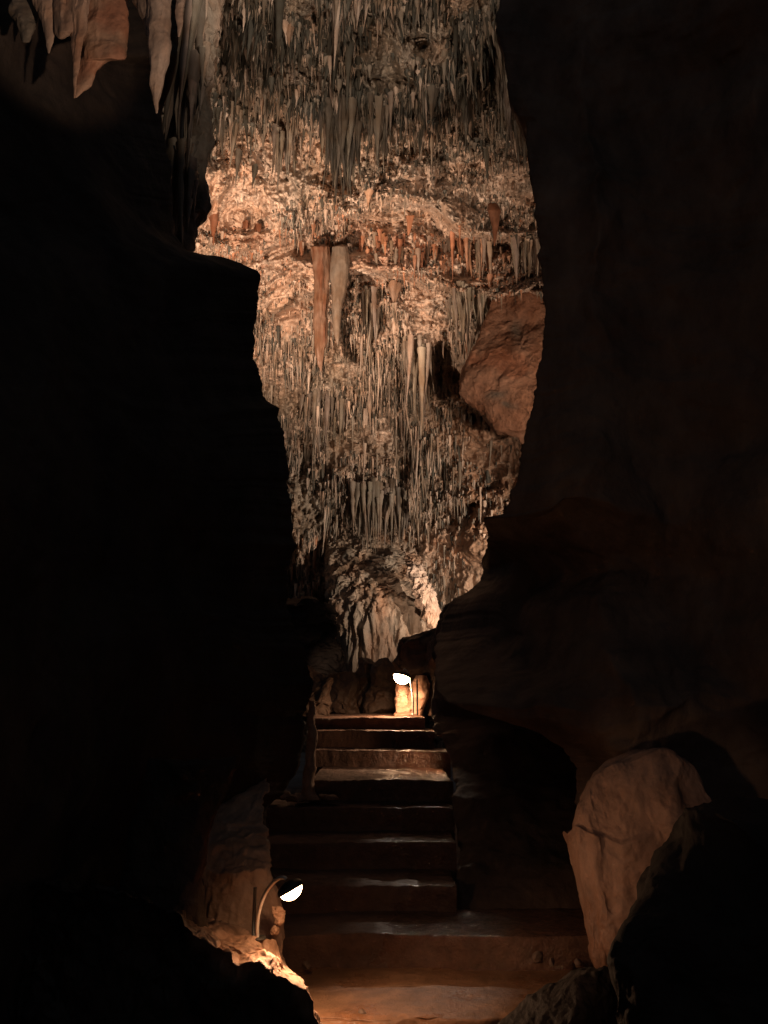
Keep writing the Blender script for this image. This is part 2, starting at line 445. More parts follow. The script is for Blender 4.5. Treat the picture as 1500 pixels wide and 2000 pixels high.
# ------------------------------------------------------------------ traced solids: rows of (y, x_left, x_right), each with its own depth and thickness
def solid(name, rows, D, mat, col, thick=1.0, n=120, m=96, amp=0.03, f=3.0, flute=0.0, ff=3.0, square=1.0, seed=1, st=(1, 1, 1), parent=None, smooth=True, o=4, dsq=None, tilt=0.0, base=None, colfn=None, cap=3):
    rows = np.array([tuple(r_) if len(r_) > 3 else tuple(r_) + (float(D),) for r_ in rows], float)
    ys = np.linspace(rows[0, 0], rows[-1, 0], n)
    xl = np.interp(ys, rows[:, 0], rows[:, 1]); xr = np.interp(ys, rows[:, 0], rows[:, 2])
    Dr = np.interp(ys, rows[:, 0], rows[:, 3]) if rows.shape[1] > 3 else np.full(n, float(D))
    sc_ = np.ones(n)
    # closing rows at both ends
    k = cap
    ys = np.concatenate([np.full(k, ys[0]), ys, np.full(k, ys[-1])])
    e = np.linspace(0, 1, k, endpoint=False)
    sc_ = np.concatenate([e, sc_, e[::-1]])
    xl = np.concatenate([np.full(k, xl[0]), xl, np.full(k, xl[-1])]); xr = np.concatenate([np.full(k, xr[0]), xr, np.full(k, xr[-1])])
    Dr = np.concatenate([np.full(k, Dr[0]), Dr, np.full(k, Dr[-1])])
    a = np.linspace(0, 2 * math.pi, m, endpoint=False)
    sa, ca = np.sin(a), np.cos(a)
    sa = np.sign(sa) * np.abs(sa) ** square; ca = np.sign(ca) * np.abs(ca) ** (dsq or square)
    cx = (xl + xr) / 2; hx = (xr - xl) / 2 * sc_
    hw = hx * Dr / F
    X = cx[:, None] + hx[:, None] * sa[None]; Yd = Dr[:, None] - thick * hw[:, None] * ca[None] + tilt * hw[:, None] * sa[None]
    Y2 = np.repeat(ys[:, None], m, 1)
    P = at(X, Y2, Yd)
    C0 = at(cx, ys, Dr)[:, None]
    rad = P - C0; rad[..., 2] = 0
    L = np.linalg.norm(rad, axis=-1, keepdims=True) + 1e-6
    if flute:
        fl = ridge(P, ff, 3, seed + 7, (1, 1, 0.1))
        P = P + rad / L * (np.minimum(flute, L[..., 0] * 0.8) * fl)[..., None]
    A = np.minimum(amp, hw[:, None] * 0.9 + 0.004)[..., None]
    P = P + A * vfbm(P, f, o, seed, st)
    c = colfn(X, Y2, P) if colfn else np.broadcast_to(np.asarray(col), P.shape)
    if colfn is None:
        c = c * (1 + 0.35 * fbm(P, f * 0.7, 3, seed + 91)[..., None])
    if base is None: base = P.reshape(-1, 3).mean(0) if parent is None else np.zeros(3)
    ob = mesh(name, P - base, grid_faces(n + 2 * k, m, True), mat, parent=parent, col=np.clip(c, 0.01, 0.8).reshape(-1, 3), smooth=smooth)
    if parent is None: ob.location = base
    return ob


def cluster(outline, y0, y1, D, nn, col, seed, label, jit=0.25):
    """stalactites fused side by side into one hanging mass whose foot follows the outline (x, y of the foot)"""
    r = np.random.default_rng(seed); o_ = np.array(outline, float)
    x = r.uniform(o_[0, 0], o_[-1, 0], nn); foot = np.interp(x, o_[:, 0], o_[:, 1])
    top = y0 - 6 + (y1 - y0 + 26) * r.random(nn) ** 1.3 + 16 * fbm(np.stack([x * .05, 0 * x, 0 * x], -1), 1.0, 2, seed)
    foot = top + (foot - top) * r.uniform(0.15, 1.0, nn) ** 0.8
    Dn_ = (depth_at(x, top) - 0.1 if D is None else D) + r.uniform(-jit, jit, nn) * 0.8; ln = np.maximum(0.12, (foot - top) * Dn_ / F * (1 + 0.0 * x))
    tops = at(x, top, Dn_)
    # true vertical length between the two sight lines
    ln = np.maximum(0.12, tops[:, 2] - at(x, foot, Dn_)[:, 2])
    rad = np.clip(0.03 * ln + 0.018 + 0.025 * r.random(nn), 0.02, 0.085)
    v = cones(tops, ln, rad, seed, 9, 12, 0.16)
    c = np.asarray(col)[None] * r.uniform(0.6, 1.35, (nn, 1)) * (1 + 0.02 * r.normal(size=(nn, 3)))
    c[r.random(nn) < 0.42] *= (GREY * 1.1 / np.asarray(col)) ** 0.85
    b_ = tops.mean(0)
    ob = mesh('stalactite_cluster', v.reshape(-1, 3) - b_, cone_faces(nn, 12, 9), M_tite, col=np.clip(np.repeat(c, 108, 0), 0.02, 0.8), loc=b_)
    return tag(ob, label, 'stalactites')


def redcream(x, y, P):
    t = sm(-0.2, 0.4, ridge(P, 6, 2, 5, (1, 1, 0.1)))[..., None]
    return RED * 0.5 * (1 - t) + (OCHRE * 0.3 + RED * 0.2) * t


dA = float(min(depth_at(625, y_) for y_ in range(476, 600, 6))) - 0.12; dB = float(min(depth_at(662, y_) for y_ in range(476, 600, 6))) - 0.12
tag(solid('stalactite', [(480, 609, 641, dA + 1.0), (482, 608, 642), (500, 608, 641), (540, 611, 640), (600, 616, 640), (660, 615, 638), (690, 618, 634), (724, 626, 629)], dA, M_tite, OCHRE, 1.0, amp=0.05, f=2, flute=0.06, ff=7, colfn=redcream),
    'longest red and cream stalactite of the twin pair in the bright centre', 'stalactite')
tag(solid('stalactite', [(480, 652, 677, dB + 1.0), (482, 651, 678), (510, 648, 681), (545, 646, 678), (600, 650, 668), (650, 654, 663), (674, 658, 660)], dB, M_tite, GREY * 0.5 + OCHRE * 0.12, 1.0, amp=0.05, f=2, flute=0.04, ff=4, seed=4),
    'stout smooth brown grey stalactite, right one of the twin pair', 'stalactite')
tag(solid('stalactite', [(400, 407, 424), (412, 405, 428), (430, 409, 426), (458, 413, 420), (478, 416, 419)], 15.6, M_tite, RED * 0.6, 1.0, n=50, m=32, amp=0.03),
    'small dark red club shaped stalactite alone on the pale left wall', 'stalactite')
tag(solid('stalactite', [(396, 955, 972), (410, 952, 978), (430, 957, 975), (460, 962, 970), (480, 965, 967)], 14.6, M_tite, RED * 0.75, 1.0, n=50, m=32, amp=0.03),
    'small dark red club shaped stalactite near the right wall', 'stalactite')
cluster([(966, 200), (985, 300), (1000, 352), (1014, 372), (1030, 345), (1040, 300)], 60, 190, None, 62, GREY * 1.0, 14, 'long grey fused stalactites hanging along the upper right dark wall')
cluster([(626, 300), (640, 380), (658, 412), (672, 418), (688, 392), (704, 330)], 195, 240, None, 81, GREY * 0.55, 15, 'broad dark cluster of fused stalactites ending in the bright ceiling band')
cluster([(786, 770), (800, 830), (812, 862), (820, 874), (832, 838), (846, 780)], 672, 712, None, 59, GREY * 1.5 + CREAM * .1, 16, 'pale fluted cluster of fused stalactites left of the red slab')
cluster([(708, 680), (720, 735), (730, 762), (744, 690)], 572, 605, None, 29, GREY * 1.2, 17, 'grey cluster of fused stalactites just right of the twin pair')
cluster([(538, 350), (552, 388), (564, 360), (578, 340)], 250, 290, None, 27, GREY * .8, 18, 'narrow grey cluster of fused stalactites left of the broad dark cluster')
cluster([(722, 300), (738, 352), (752, 330), (766, 290)], 190, 225, None, 29, GREY * .9, 19, 'grey cluster of fused stalactites right of the broad dark cluster')
cluster([(700, 520), (740, 540), (790, 560), (840, 545), (890, 560)], 462, 482, None, 81, RED * .8 + OCHRE * .2, 21, 'wide rust red row of fused stalactites right of the twin pair')
cluster([(890, 540), (930, 585), (960, 560), (1000, 530)], 478, 500, None, 62, RED * .5 + OCHRE * .45, 22, 'tan and rust row of fused stalactites above the red slab')
cluster([(1000, 560), (1015, 610), (1030, 570), (1045, 590), (1056, 545)], 470, 500, None, 45, GREY * 1.5, 23, 'pale cluster of fused stalactites hanging over the red slab top')
cluster([(870, 640), (900, 690), (930, 670), (960, 620)], 560, 590, None, 54, GREY * 1.1, 24, 'grey fluted cluster of fused stalactites between ledges and red slab')
cluster([(590, 850), (620, 905), (650, 880), (672, 930)], 770, 800, None, 59, GREY * .8, 25, 'dark cluster of fused stalactites low on the left of the far wall')
cluster([(680, 1040), (720, 1090), (770, 1080), (800, 1060)], 940, 970, None, 67, GREY * .7, 26, 'dark cluster of fused stalactites right above the fluted flowstone')
rr = random.Random(5)
for (x, y, L_, r_, c_, lab) in [
        (466, 300, 92, 7, GREY * .55, 'thin nearly black spike ending over the pale left of the bright band'),
        (545, 260, 95, 10, GREY * .9, 'grey spike under the ochre patch on the left of the ceiling'),
        (432, 240, 110, 9, GREY * .8, 'grey spike close beside the left flowstone column'),
        (498, 330, 60, 7, OLIVE, 'short dark spike above the red stained ledge on the left'),
        (748, 260, 110, 9, GREY, 'slender grey spike in the middle of the bright band'),
        (910, 210, 110, 12, GREY * .9, 'stout grey spike in the upper right of the ceiling'),
        (845, 180, 105, 11, GREY * .8, 'grey spike left of the stout upper right spike'),
        (950, 300, 105, 8, OLIVE * 1.4, 'dark spike right of centre reaching into the bright band'),
        (720, 380, 40, 8, OCHRE, 'short ochre spike under the bright band'),
        (565, 60, 65, 11, OCHRE * .8, 'ochre spike near the top of the left ceiling'),
        (800, 430, 60, 9, RED * .8 + OCHRE * .3, 'red brown spike in the middle of the red ledges'),
        (940, 500, 110, 12, RED * .5 + OCHRE * .6, 'long ochre spike at the right end of the red ledges'),
        (900, 470, 60, 9, RED * .6, 'red spike on the right of the red ledges'),
        (770, 560, 70, 13, RED * .4 + GREY, 'thick brownish spike right of the grey fluted stalactite'),
        (480, 440, 60, 7, RED * .55, 'left one of two red spikes over the pale ledge edge'),
        (505, 445, 50, 6, RED * .5, 'right one of two red spikes over the pale ledge edge'),
        (590, 480, 60, 6, RED * .7 + OCHRE * .2, 'thin brown spike left of the twin pair')]:
    D_ = float(depth_at(x, y)) - 0.25
    one_tite(x, y - 6, D_, L_ * D_ / F, r_ * D_ / F, c_, rr.randrange(9999), lab)


def slabcol(x, y, P):
    n = fbm(P, 1.5, 4, 77)[..., None]; k = sm(0.15, 0.4, fbm(P, 1.0, 3, 99))[..., None]
    st_ = (gz(x, y, 1006, 648, 14, 20) + gz(x, y, 975, 772, 20, 14) + gz(x, y, 1000, 795, 14, 8))[..., None].clip(0, 1) * 0.8
    return ((BROWN * 0.36 + RED * 0.36 + 0.12 * n * CREAM) * (1 - k * 0.7) + RED * 0.9 * k * 0.7) * (1 - st_) + OLIVE * st_


tag(solid('rock_slab', [(572, 985, 1040), (584, 972, 1062), (604, 962, 1078), (650, 946, 1082), (690, 925, 1082), (735, 902, 1080), (760, 906, 1080), (795, 926, 1078), (815, 950, 1074), (838, 968, 1066), (850, 1000, 1056), (868, 1016, 1040)],
          16.3, M_slab, BROWN, 0.42, n=260, m=260, amp=0.26, f=1.5, square=0.75, dsq=0.22, tilt=-0.5, seed=31, o=7, colfn=slabcol), 'big tilted red brown slab wedged against the right side of the chamber', 'rock slab')


def pendcol(x, y, P):
    n = sm(-0.3, 0.5, fbm(P, 1.6, 5, 7, (1, 1, 0.25)))[..., None]
    k = sm(0.1, 0.4, fbm(P, 7, 3, 17, (1, 1, 0.3)))[..., None] * 0.6
    return (GREY * 1.4 * (1 - n) + BROWN * 1.0 * n) * (1 - k) + OLIVE * k


tag(solid('flowstone_pendant', [(1010, 660, 740, 21.6), (1070, 640, 780, 20.6), (1130, 640, 822, 19.4), (1170, 646, 835, 18.8), (1200, 654, 835, 18.6), (1250, 664, 822, 18.5), (1290, 671, 800, 18.4), (1335, 678, 780, 18.3)],
          18.6, M_far, GREY, 0.55, n=420, m=420, amp=0.13, f=5.5, flute=0.13, ff=7.5, seed=33, st=(1, 1, 0.3), o=6, colfn=pendcol), 'broad fluted grey brown flowstone mass behind the far lamp', 'flowstone')
tag(solid('flowstone_pendant', [(1080, 796, 812, 19), (1110, 800, 822, 18), (1150, 812, 840, 17.6), (1190, 826, 852, 17.6), (1228, 836, 862, 17.6)], 17.6, M_far, CREAM * 0.8 + RED * .1, 0.8, n=220, m=160, amp=0.14, f=6, flute=0.08, ff=9, seed=35, o=5),
    'narrow brightly lit knobbly flowstone strip pointing down to the right wall', 'flowstone')
tag(solid('rock_ledge', [(1178, 540, 648), (1210, 540, 655), (1245, 560, 662), (1275, 575, 668), (1340, 600, 678)], 16.5, M_wall, DW * .35, 0.6, n=160, m=160, amp=0.3, f=1.8, seed=37, o=5, st=(1, 1, 3)),
    'dark layered rock ledge left of the flowstone behind the stairs', 'rock ledge')


# ------------------------------------------------------------------ near walls: thick folded shells
def shell(name, edge, side, De, Dn, xo, mat, col, label, amp=0.10, f=1.0, fold=0.12, n=900, m=260, seed=1, y0=-160, y1=2160, rawn=7.0, prof=1.6, back=3.2, jag=2.2):
    """edge: (y, x[, D]) of the visible rim; the face runs from beyond the picture at depth Dn to the rim, then turns away behind it"""
    E = np.array([(e + (De,))[:3] if len(e) == 2 else e for e in edge], float)
    ys = np.linspace(y0, y1, n)
    xe = np.interp(ys, E[:, 0], E[:, 1]); de = np.interp(ys, E[:, 0], E[:, 2])
    q = np.stack([ys * 0.06, 0 * ys, 0 * ys + seed], -1)
    xe = xe + jag * fbm(q, 1.0, 5, seed + 3, g=0.62) * 4
    u = np.linspace(0, 1, m) ** 0.8
    kk = np.hanning(161); kk /= kk.sum()
    xs_ = np.convolve(np.pad(xe, 80, 'edge'), kk, 'valid')
    X = xo + (xs_[:, None] - xo) * u[None] + (xe - xs_)[:, None] * u[None] ** 9
    uu = u[None] ** prof
    Dm = Dn + (De - Dn) * uu + (de[:, None] - De) * u[None] ** 9
    Dm = Dm + 0.5 * np.clip(u[None] - 0.93, 0, 1) / 0.07 * np.clip(u[None] - 0.93, 0, 1) * 2
    Y2 = np.repeat(ys[:, None], m, 1)
    P = at(X, Y2, Dm)
    s = np.linspace(0.04, 1, 26)
    last = P[:, -1]
    backP = last[:, None] + np.stack([side * 2.0 * s ** 1.25, back * s, 0 * s], -1)[None]
    P = np.concatenate([P, backP], 1)
    fade = np.ones(P.shape[1]); w0 = m - 1
    idx = np.arange(P.shape[1]); fade = np.clip(np.abs(idx - w0) / 26, 0.12, 1) if False else np.where(idx < w0, np.clip((w0 - idx) / 30, 0.18, 1), np.clip((idx - w0) / 10, 0.18, 1))
    d = fold * ridge(P, 0.9, 2, seed + 50, (1, 1, 0.18))[..., None] * np.array([side * -0.2, -1, 0])
    P = P + fade[None, :, None] * (d + amp * vfbm(P, f, 5, seed)) + 0.012 * vfbm(P, rawn, 3, seed + 9)
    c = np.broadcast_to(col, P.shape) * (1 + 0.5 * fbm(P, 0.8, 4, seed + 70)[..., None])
    o = mesh(name, P, grid_faces(*P.shape[:2]), mat, col=np.clip(c, 0.008, 0.8).reshape(-1, 3))
    return tag(o, label, 'cave wall', kind='structure')


left_edge = [(-160, 352), (0, 348), (110, 344), (125, 300), (175, 296), (200, 300), (260, 318), (330, 330), (400, 334), (460, 340), (488, 366), (498, 400), (504, 440), (514, 470), (528, 500), (545, 506), (600, 503),
             (660, 495), (700, 494), (745, 512), (782, 522), (800, 545), (860, 556), (900, 562), (1000, 570), (1080, 578), (1096, 564), (1180, 560), (1240, 578), (1275, 598), (1330, 612), (1380, 606), (1392, 598),
             (1500, 584), (1550, 552), (1570, 526), (1640, 524), (1700, 536), (1722, 545), (1738, 500), (1760, 440), (1850, 420), (2160, 400)]
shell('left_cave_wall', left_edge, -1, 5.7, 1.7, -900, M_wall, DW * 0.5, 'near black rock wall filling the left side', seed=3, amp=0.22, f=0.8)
right_edge = [(-160, 980), (0, 977), (35, 970), (62, 966), (80, 982), (110, 984), (150, 990), (200, 1004), (225, 1024), (245, 1031), (300, 1036), (400, 1045), (480, 1052), (560, 1058), (600, 1064), (640, 1062), (700, 1056), (760, 1046),
              (800, 1040), (860, 1028), (900, 1020), (950, 1006), (985, 994), (1008, 984), (1014, 944), (1040, 950), (1080, 950), (1110, 944), (1132, 942), (1160, 918), (1172, 886), (1190, 872), (1222, 862), (1238, 852),
              (1300, 848), (1345, 848), (1372, 880), (1400, 960), (1425, 1040), (1460, 1105), (1500, 1128), (1560, 1132), (1640, 1128), (1760, 1136), (1850, 1150), (1900, 1165), (2160, 1260)]
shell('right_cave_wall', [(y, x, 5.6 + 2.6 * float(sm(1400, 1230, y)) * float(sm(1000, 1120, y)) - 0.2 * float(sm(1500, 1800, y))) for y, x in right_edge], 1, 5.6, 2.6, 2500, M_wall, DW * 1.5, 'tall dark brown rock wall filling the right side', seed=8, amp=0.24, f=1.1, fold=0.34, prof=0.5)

# ------------------------------------------------------------------ upper left flowstone
def dripcol(a, b, sc1=7.0):
    def fcol(x, y, P):
        t = sm(-0.3, 0.6, fbm(P, sc1, 3, 15, (1, 1, 0.12)))[..., None]
        return a * (1 - t) + b * t
    return fcol


PEACH = np.array((0.49, 0.32, 0.23)); ROSE = np.array((0.46, 0.35, 0.28))
dr = [
    ([(-60, 66, 118), (0, 74, 110), (25, 80, 108), (45, 88, 106), (70, 92, 103), (104, 95, 97)], ROSE * 1.1, 'slim pointed pale drapery, leftmost of the lit upper left group'),
    ([(-60, 104, 148), (0, 108, 146), (50, 110, 144), (66, 112, 142), (78, 114, 122)], ROSE, 'short blunt pale drapery second in the lit upper left group'),
    ([(-60, 138, 172), (0, 140, 172), (60, 142, 166), (110, 142, 158), (160, 144, 150), (192, 145, 147)], ROSE * 1.15, 'long pale knife edged drapery left of the orange one'),
    ([(-60, 262, 305), (0, 270, 306), (40, 280, 300), (70, 286, 292)], ROSE * .55, 'dim brown drapery right of the orange one'),
    ([(-60, 288, 332), (0, 292, 330), (60, 294, 326), (120, 296, 324), (170, 299, 318), (200, 301, 310), (222, 304, 307)], ROSE * 1.0, 'long pale drapery hanging right of the orange one'),
    ([(-60, 340, 366), (0, 342, 360), (40, 344, 356), (72, 347, 350)], ROSE * 1.1, 'thin pale stalactite beside the flowstone column'),
]
for q, (rows, c, lab) in enumerate(dr):
    tag(solid('drapery', rows, 3.7 - 0.04 * q, M_near, c, 0.9, n=160, m=140, amp=0.014, f=9, flute=0.045, ff=13, seed=60 + q, colfn=dripcol(c, c * np.array((0.72, 0.55, 0.45)))), lab, 'drapery')


def orangecol(x, y, P):
    t = sm(-0.25, 0.35, fbm(P, 6, 4, 15))[..., None]
    return np.array((0.38, 0.18, 0.11)) * (1 - t) + np.array((0.44, 0.27, 0.18)) * t


tag(solid('drapery', [(-60, 164, 247), (0, 166, 246), (60, 164, 246), (112, 160, 246), (118, 158, 243), (122, 156, 205), (140, 154, 186), (165, 150, 178), (176, 149, 163), (190, 147, 150)], 3.75, M_near, PEACH, 0.6, n=200, m=200, amp=0.03, f=5,
          flute=0.02, ff=8, seed=71, o=6, colfn=orangecol), 'wide orange brown rippled drapery in the upper left corner', 'drapery')
tag(solid('hanging_rock', [(-20, 14, 66), (10, 18, 64), (40, 20, 66), (60, 30, 64), (85, 42, 56)], 3.8, M_near, GREY * 0.7, 0.8, n=90, m=90, amp=0.05, f=5, seed=73, o=5), 'dim grey lumpy rock hanging in the far upper left corner', 'rock')


def colcol(x, y, P):
    t = sm(-0.3, 0.5, fbm(P, 2.6, 4, 15, (1, 1, 0.3)))[..., None]
    return GREY * .8 * (1 - t) + PEACH * .5 * t


tag(solid('flowstone_column', [(-120, 330, 450), (0, 334, 436), (100, 334, 424), (200, 334, 412), (280, 332, 402), (400, 330, 386), (460, 330, 378), (520, 326, 370), (640, 320, 380)], 8.2, M_near, GREY, 0.8, n=420, m=220, amp=0.2, f=2.4,
          flute=0.14, ff=3.4, seed=75, o=6, colfn=colcol), 'tall grey brown fluted flowstone column at left edge of the bright chamber', 'flowstone')
cluster([(338, 300), (360, 400), (380, 330), (396, 240), (408, 150)], -60, 180, 7.72, 60, GREY * .7 + PEACH * .1, 33, 'drips fused along the upper part of the left flowstone column')
cluster([(338, 480), (350, 520), (366, 500), (384, 420)], 270, 400, 7.75, 26, GREY * .7 + PEACH * .3, 34, 'drips fused along the lower part of the left flowstone column')
for q, (x, y, L_, r_) in enumerate([(362, 105, 60, 7), (380, 110, 70, 8), (398, 120, 85, 7), (352, 90, 60, 6)]):
    one_tite(x, y, 7.75 - 0.03 * q, L_ * 7.7 / F, r_ * 7.7 / F, GREY * 1.2 + PEACH * .3, 300 + q, ['leftmost but one', 'second from the right', 'rightmost', 'leftmost'][q] + ' of four small stalactites on the flowstone column')

# ------------------------------------------------------------------ lower landing
fx = np.linspace(-2.6, 4.2, 300); fy = np.linspace(0, 1, 150)
FXX, FYY = np.meshgrid(fx, fy)
front = 4.42 + 0.05 * fbm(np.stack([FXX * 1, 0 * FXX, 0 * FXX], -1), 2.0, 4, 5) + 0.10 * np.maximum(0, FXX - 0.2)
t = FYY * 1.12 - 0.12
Yf = np.where(t < 0, front - 0.05 * np.sin(np.clip(-t / 0.12, 0, 1) * 1.57), front + t * (5.6 - front))
Zf = np.where(t < 0, -0.9 * (-t / 0.12) ** 1.5, 0.0)
Pf = np.stack([FXX, Yf, Zf], -1)
rough_edge = sm(0.12, 0.0, np.abs(t))
Pf[..., 2] += 0.018 * fbm(Pf, 2.2, 5, 3) + 0.02 * fbm(Pf, 9, 4, 4) * rough_edge * (t >= 0) - 0.012 * sm(0.06, 0, t) * (t >= 0)
Pf[..., 1] += 0.05 * fbm(Pf, 8, 4, 6) * (t < 0.02)
crack = sm(0.035, 0.0, np.abs(fbm(Pf, 0.9, 3, 44)))
cf = np.array((0.30, 0.165, 0.09)) * (1 + 0.3 * fbm(Pf, 2.2, 4, 45, (0.4, 1.6, 1)))[..., None] + crack[..., None] * 0.10 * np.array((1, .8, .6))
floor = mesh('cave_floor', Pf, grid_faces(*FXX.shape), M_floor, col=np.clip(cf, 0.02, 0.8).reshape(-1, 3))
tag(floor, 'smooth worn orange brown stone landing at the foot of the stairs', 'floor', kind='structure')
# the ground before and beneath everything
gx, gy = np.meshgrid(np.linspace(-30, 30, 160), np.linspace(-20, 40, 160))
gp = np.stack([gx, gy, -0.55 + 0.12 * fbm(np.stack([gx, gy, 0 * gx], -1), 0.6, 4, 9)], -1)
gr = mesh('cave_ground', gp, grid_faces(*gx.shape), M_wall, col=np.broadcast_to(DW, gp.shape).reshape(-1, 3)); tag(gr, 'dark rough rock ground below the landing', 'ground', kind='structure')

# ------------------------------------------------------------------ staircase
def s_of(y): a, b, c = ray(750, y); return float(c / b)


def X_at(px, D): return float(at(px, 1500, D)[0])


st_root = empty('stone_staircase', (0.1, 5.3, 0))
tag(st_root, 'worn wet stone staircase climbing between the dark walls to the far lamp', 'staircase')
# (height, front Y, x left px, x right px, y px for x)
stp = [(.18, 5.22, 480, 1330), (.36, 5.75, 500, 887), (.54, 6.29, 505, 887), (.72, 6.80, 515, 887), (.90, 7.25, 608, 884), (1.08, 8.68, 606, 880), (H + s_of(1427) * 9.25, 9.25, 612, 850), (H + s_of(1400) * 9.8, 9.8, 625, 830)]
for k, (z, yf, pl, pr) in enumerate(stp):
    zb = (stp[k - 1][0] if k else 0) - 0.10
    yb = (stp[k + 1][1] if k < 7 else 13.6) + 0.10
    x0, x1 = X_at(pl, yf), X_at(pr, yf)
    if k == 7: x0 -= 0.15
    nx = 170
    xs = np.linspace(x0, x1, nx)
    prof = [(yf, zb)] + [(yf - 0.004 * math.sin(q), zb + (z - 0.02 - zb) * q / 9) for q in range(1, 10)]
    prof += [(yf + 0.02 * (1 - math.cos(a)), z - 0.02 + 0.02 * math.sin(a)) for a in (0.3, 0.6, 0.9, 1.25, 1.57)]
    prof += [(yf + 0.02 + (yb - yf) * (q / 24) ** 1.15, z) for q in range(1, 25)] + [(yb + 0.02, zb)]
    pr_ = np.array(prof)
    P = np.empty((len(pr_), nx, 3)); P[..., 0] = xs[None]; P[..., 1] = pr_[:, 0:1]; P[..., 2] = pr_[:, 1:2]
    wv = fbm(np.stack([xs * 1.0, 0 * xs + k * 5, 0 * xs], -1), 1.3, 4, 20 + k)
    P[..., 1] += 0.10 * wv[None] * (P[..., 2] > zb + 0.01)
    wz = fbm(np.stack([xs * 1.0, 0 * xs + k * 9, 0 * xs], -1), 1.1, 3, 120 + k)
    P[..., 2] += 0.022 * wz[None] * (P[..., 2] > z - 0.03)
    tread = (pr_[:, 1:2] > z - 0.001) & (pr_[:, 0:1] < yb)
    P[..., 2] -= tread * 0.030 * np.exp(-(pr_[:, 0:1] - yf) / 0.22) * (k < 7)
    if k == 7: P[..., 2] += 0.012 * np.clip(P[..., 1] - yf, 0, 5)
    P += 0.014 * vfbm(P, 7, 4, 200 + k) + 0.006 * vfbm(P, 26, 3, 300 + k)
    cap = []
    nr = len(pr_); faces = grid_faces(nr, nx).tolist()
    faces.append([r * nx for r in range(nr)]); faces.append([r * nx + nx - 1 for r in range(nr)][::-1])
    base = np.array(st_root.location)
    cs = np.array((0.17, 0.085, 0.05)) * (1 + 0.4 * fbm(P, 3, 4, 400 + k))[..., None]
    mesh('step', (P - base).reshape(-1, 3), faces, M_step, parent=st_root, col=np.clip(cs, 0.02, 0.8).reshape(-1, 3))

# ------------------------------------------------------------------ rocks round the stairs
tag(solid('rock_pillar', [(1370, 600, 616), (1385, 603, 619), (1430, 603, 618), (1470, 597, 616), (1520, 590, 614), (1548, 586, 620), (1566, 578, 630)], 7.1, M_near, PEACH * .8, 1.0, n=120, m=60, amp=0.035, f=7, seed=81, o=5), 'thin lit rock rib rising beside the left end of the steps', 'rock')
for q, (x, y, w_, h_, D_, c_, lab) in enumerate([
        (545, 1556, 26, 14, 7.1, PEACH * .5, 'flat pebbly stone at the left end of the steps'),
        (580, 1560, 22, 10, 7.0, PEACH * .5, 'low stone touching the foot of the lit rock rib'),
        (640, 1558, 20, 7, 7.05, PEACH * .5, 'small low stone on the fourth tread')]):
    tag(solid('stone', [(y - h_, x - w_ * .5, x + w_ * .4), (y - h_ * .5, x - w_ * .9, x + w_ * .8), (y, x - w_, x + w_), (y + 4, x - w_ * .9, x + w_)], D_, M_near, c_, 0.8, n=30, m=50, amp=0.03, f=14, seed=90 + q), lab, 'stone')
# blocks around the far lamp
tag(solid('stone_block', [(1338, 776, 803), (1350, 774, 804), (1380, 774, 806), (1398, 772, 808)], 10.75, M_near, PEACH * 1.1, 0.9, n=110, m=110, amp=0.10, f=8, square=0.5, seed=101, o=5), 'squared stone block brightly lit behind the far lamp', 'stone block')
tag(solid('boulder', [(1318, 812, 832), (1335, 806, 838), (1360, 806, 834), (1385, 806, 828), (1400, 804, 824)], 10.6, M_near, PEACH * .9, 0.9, n=80, m=90, amp=0.06, f=6, seed=103, o=5), 'knobbly orange rock just right of the far lamp pole', 'rock')
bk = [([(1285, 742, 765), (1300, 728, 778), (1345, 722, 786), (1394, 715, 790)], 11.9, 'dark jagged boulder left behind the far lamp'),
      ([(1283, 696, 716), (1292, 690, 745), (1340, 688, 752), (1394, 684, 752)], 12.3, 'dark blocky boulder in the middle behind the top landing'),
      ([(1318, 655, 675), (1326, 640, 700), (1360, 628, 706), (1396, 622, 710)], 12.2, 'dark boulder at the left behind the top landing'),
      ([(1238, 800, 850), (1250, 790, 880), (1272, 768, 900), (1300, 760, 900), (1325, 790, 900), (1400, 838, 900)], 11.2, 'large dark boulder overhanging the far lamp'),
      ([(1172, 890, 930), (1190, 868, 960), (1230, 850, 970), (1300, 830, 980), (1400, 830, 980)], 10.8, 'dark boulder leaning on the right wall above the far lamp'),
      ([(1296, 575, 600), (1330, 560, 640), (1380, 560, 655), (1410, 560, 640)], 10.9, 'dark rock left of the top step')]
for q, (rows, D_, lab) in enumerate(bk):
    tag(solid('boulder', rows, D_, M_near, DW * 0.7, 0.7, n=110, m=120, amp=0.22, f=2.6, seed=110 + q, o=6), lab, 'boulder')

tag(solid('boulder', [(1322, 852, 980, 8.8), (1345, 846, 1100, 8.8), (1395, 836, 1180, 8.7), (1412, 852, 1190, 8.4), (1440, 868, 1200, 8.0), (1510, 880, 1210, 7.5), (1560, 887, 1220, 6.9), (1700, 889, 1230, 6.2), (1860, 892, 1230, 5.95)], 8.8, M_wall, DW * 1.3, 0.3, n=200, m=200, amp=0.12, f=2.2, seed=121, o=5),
    'black rock bank dropping beside the right end of the upper steps', 'boulder')

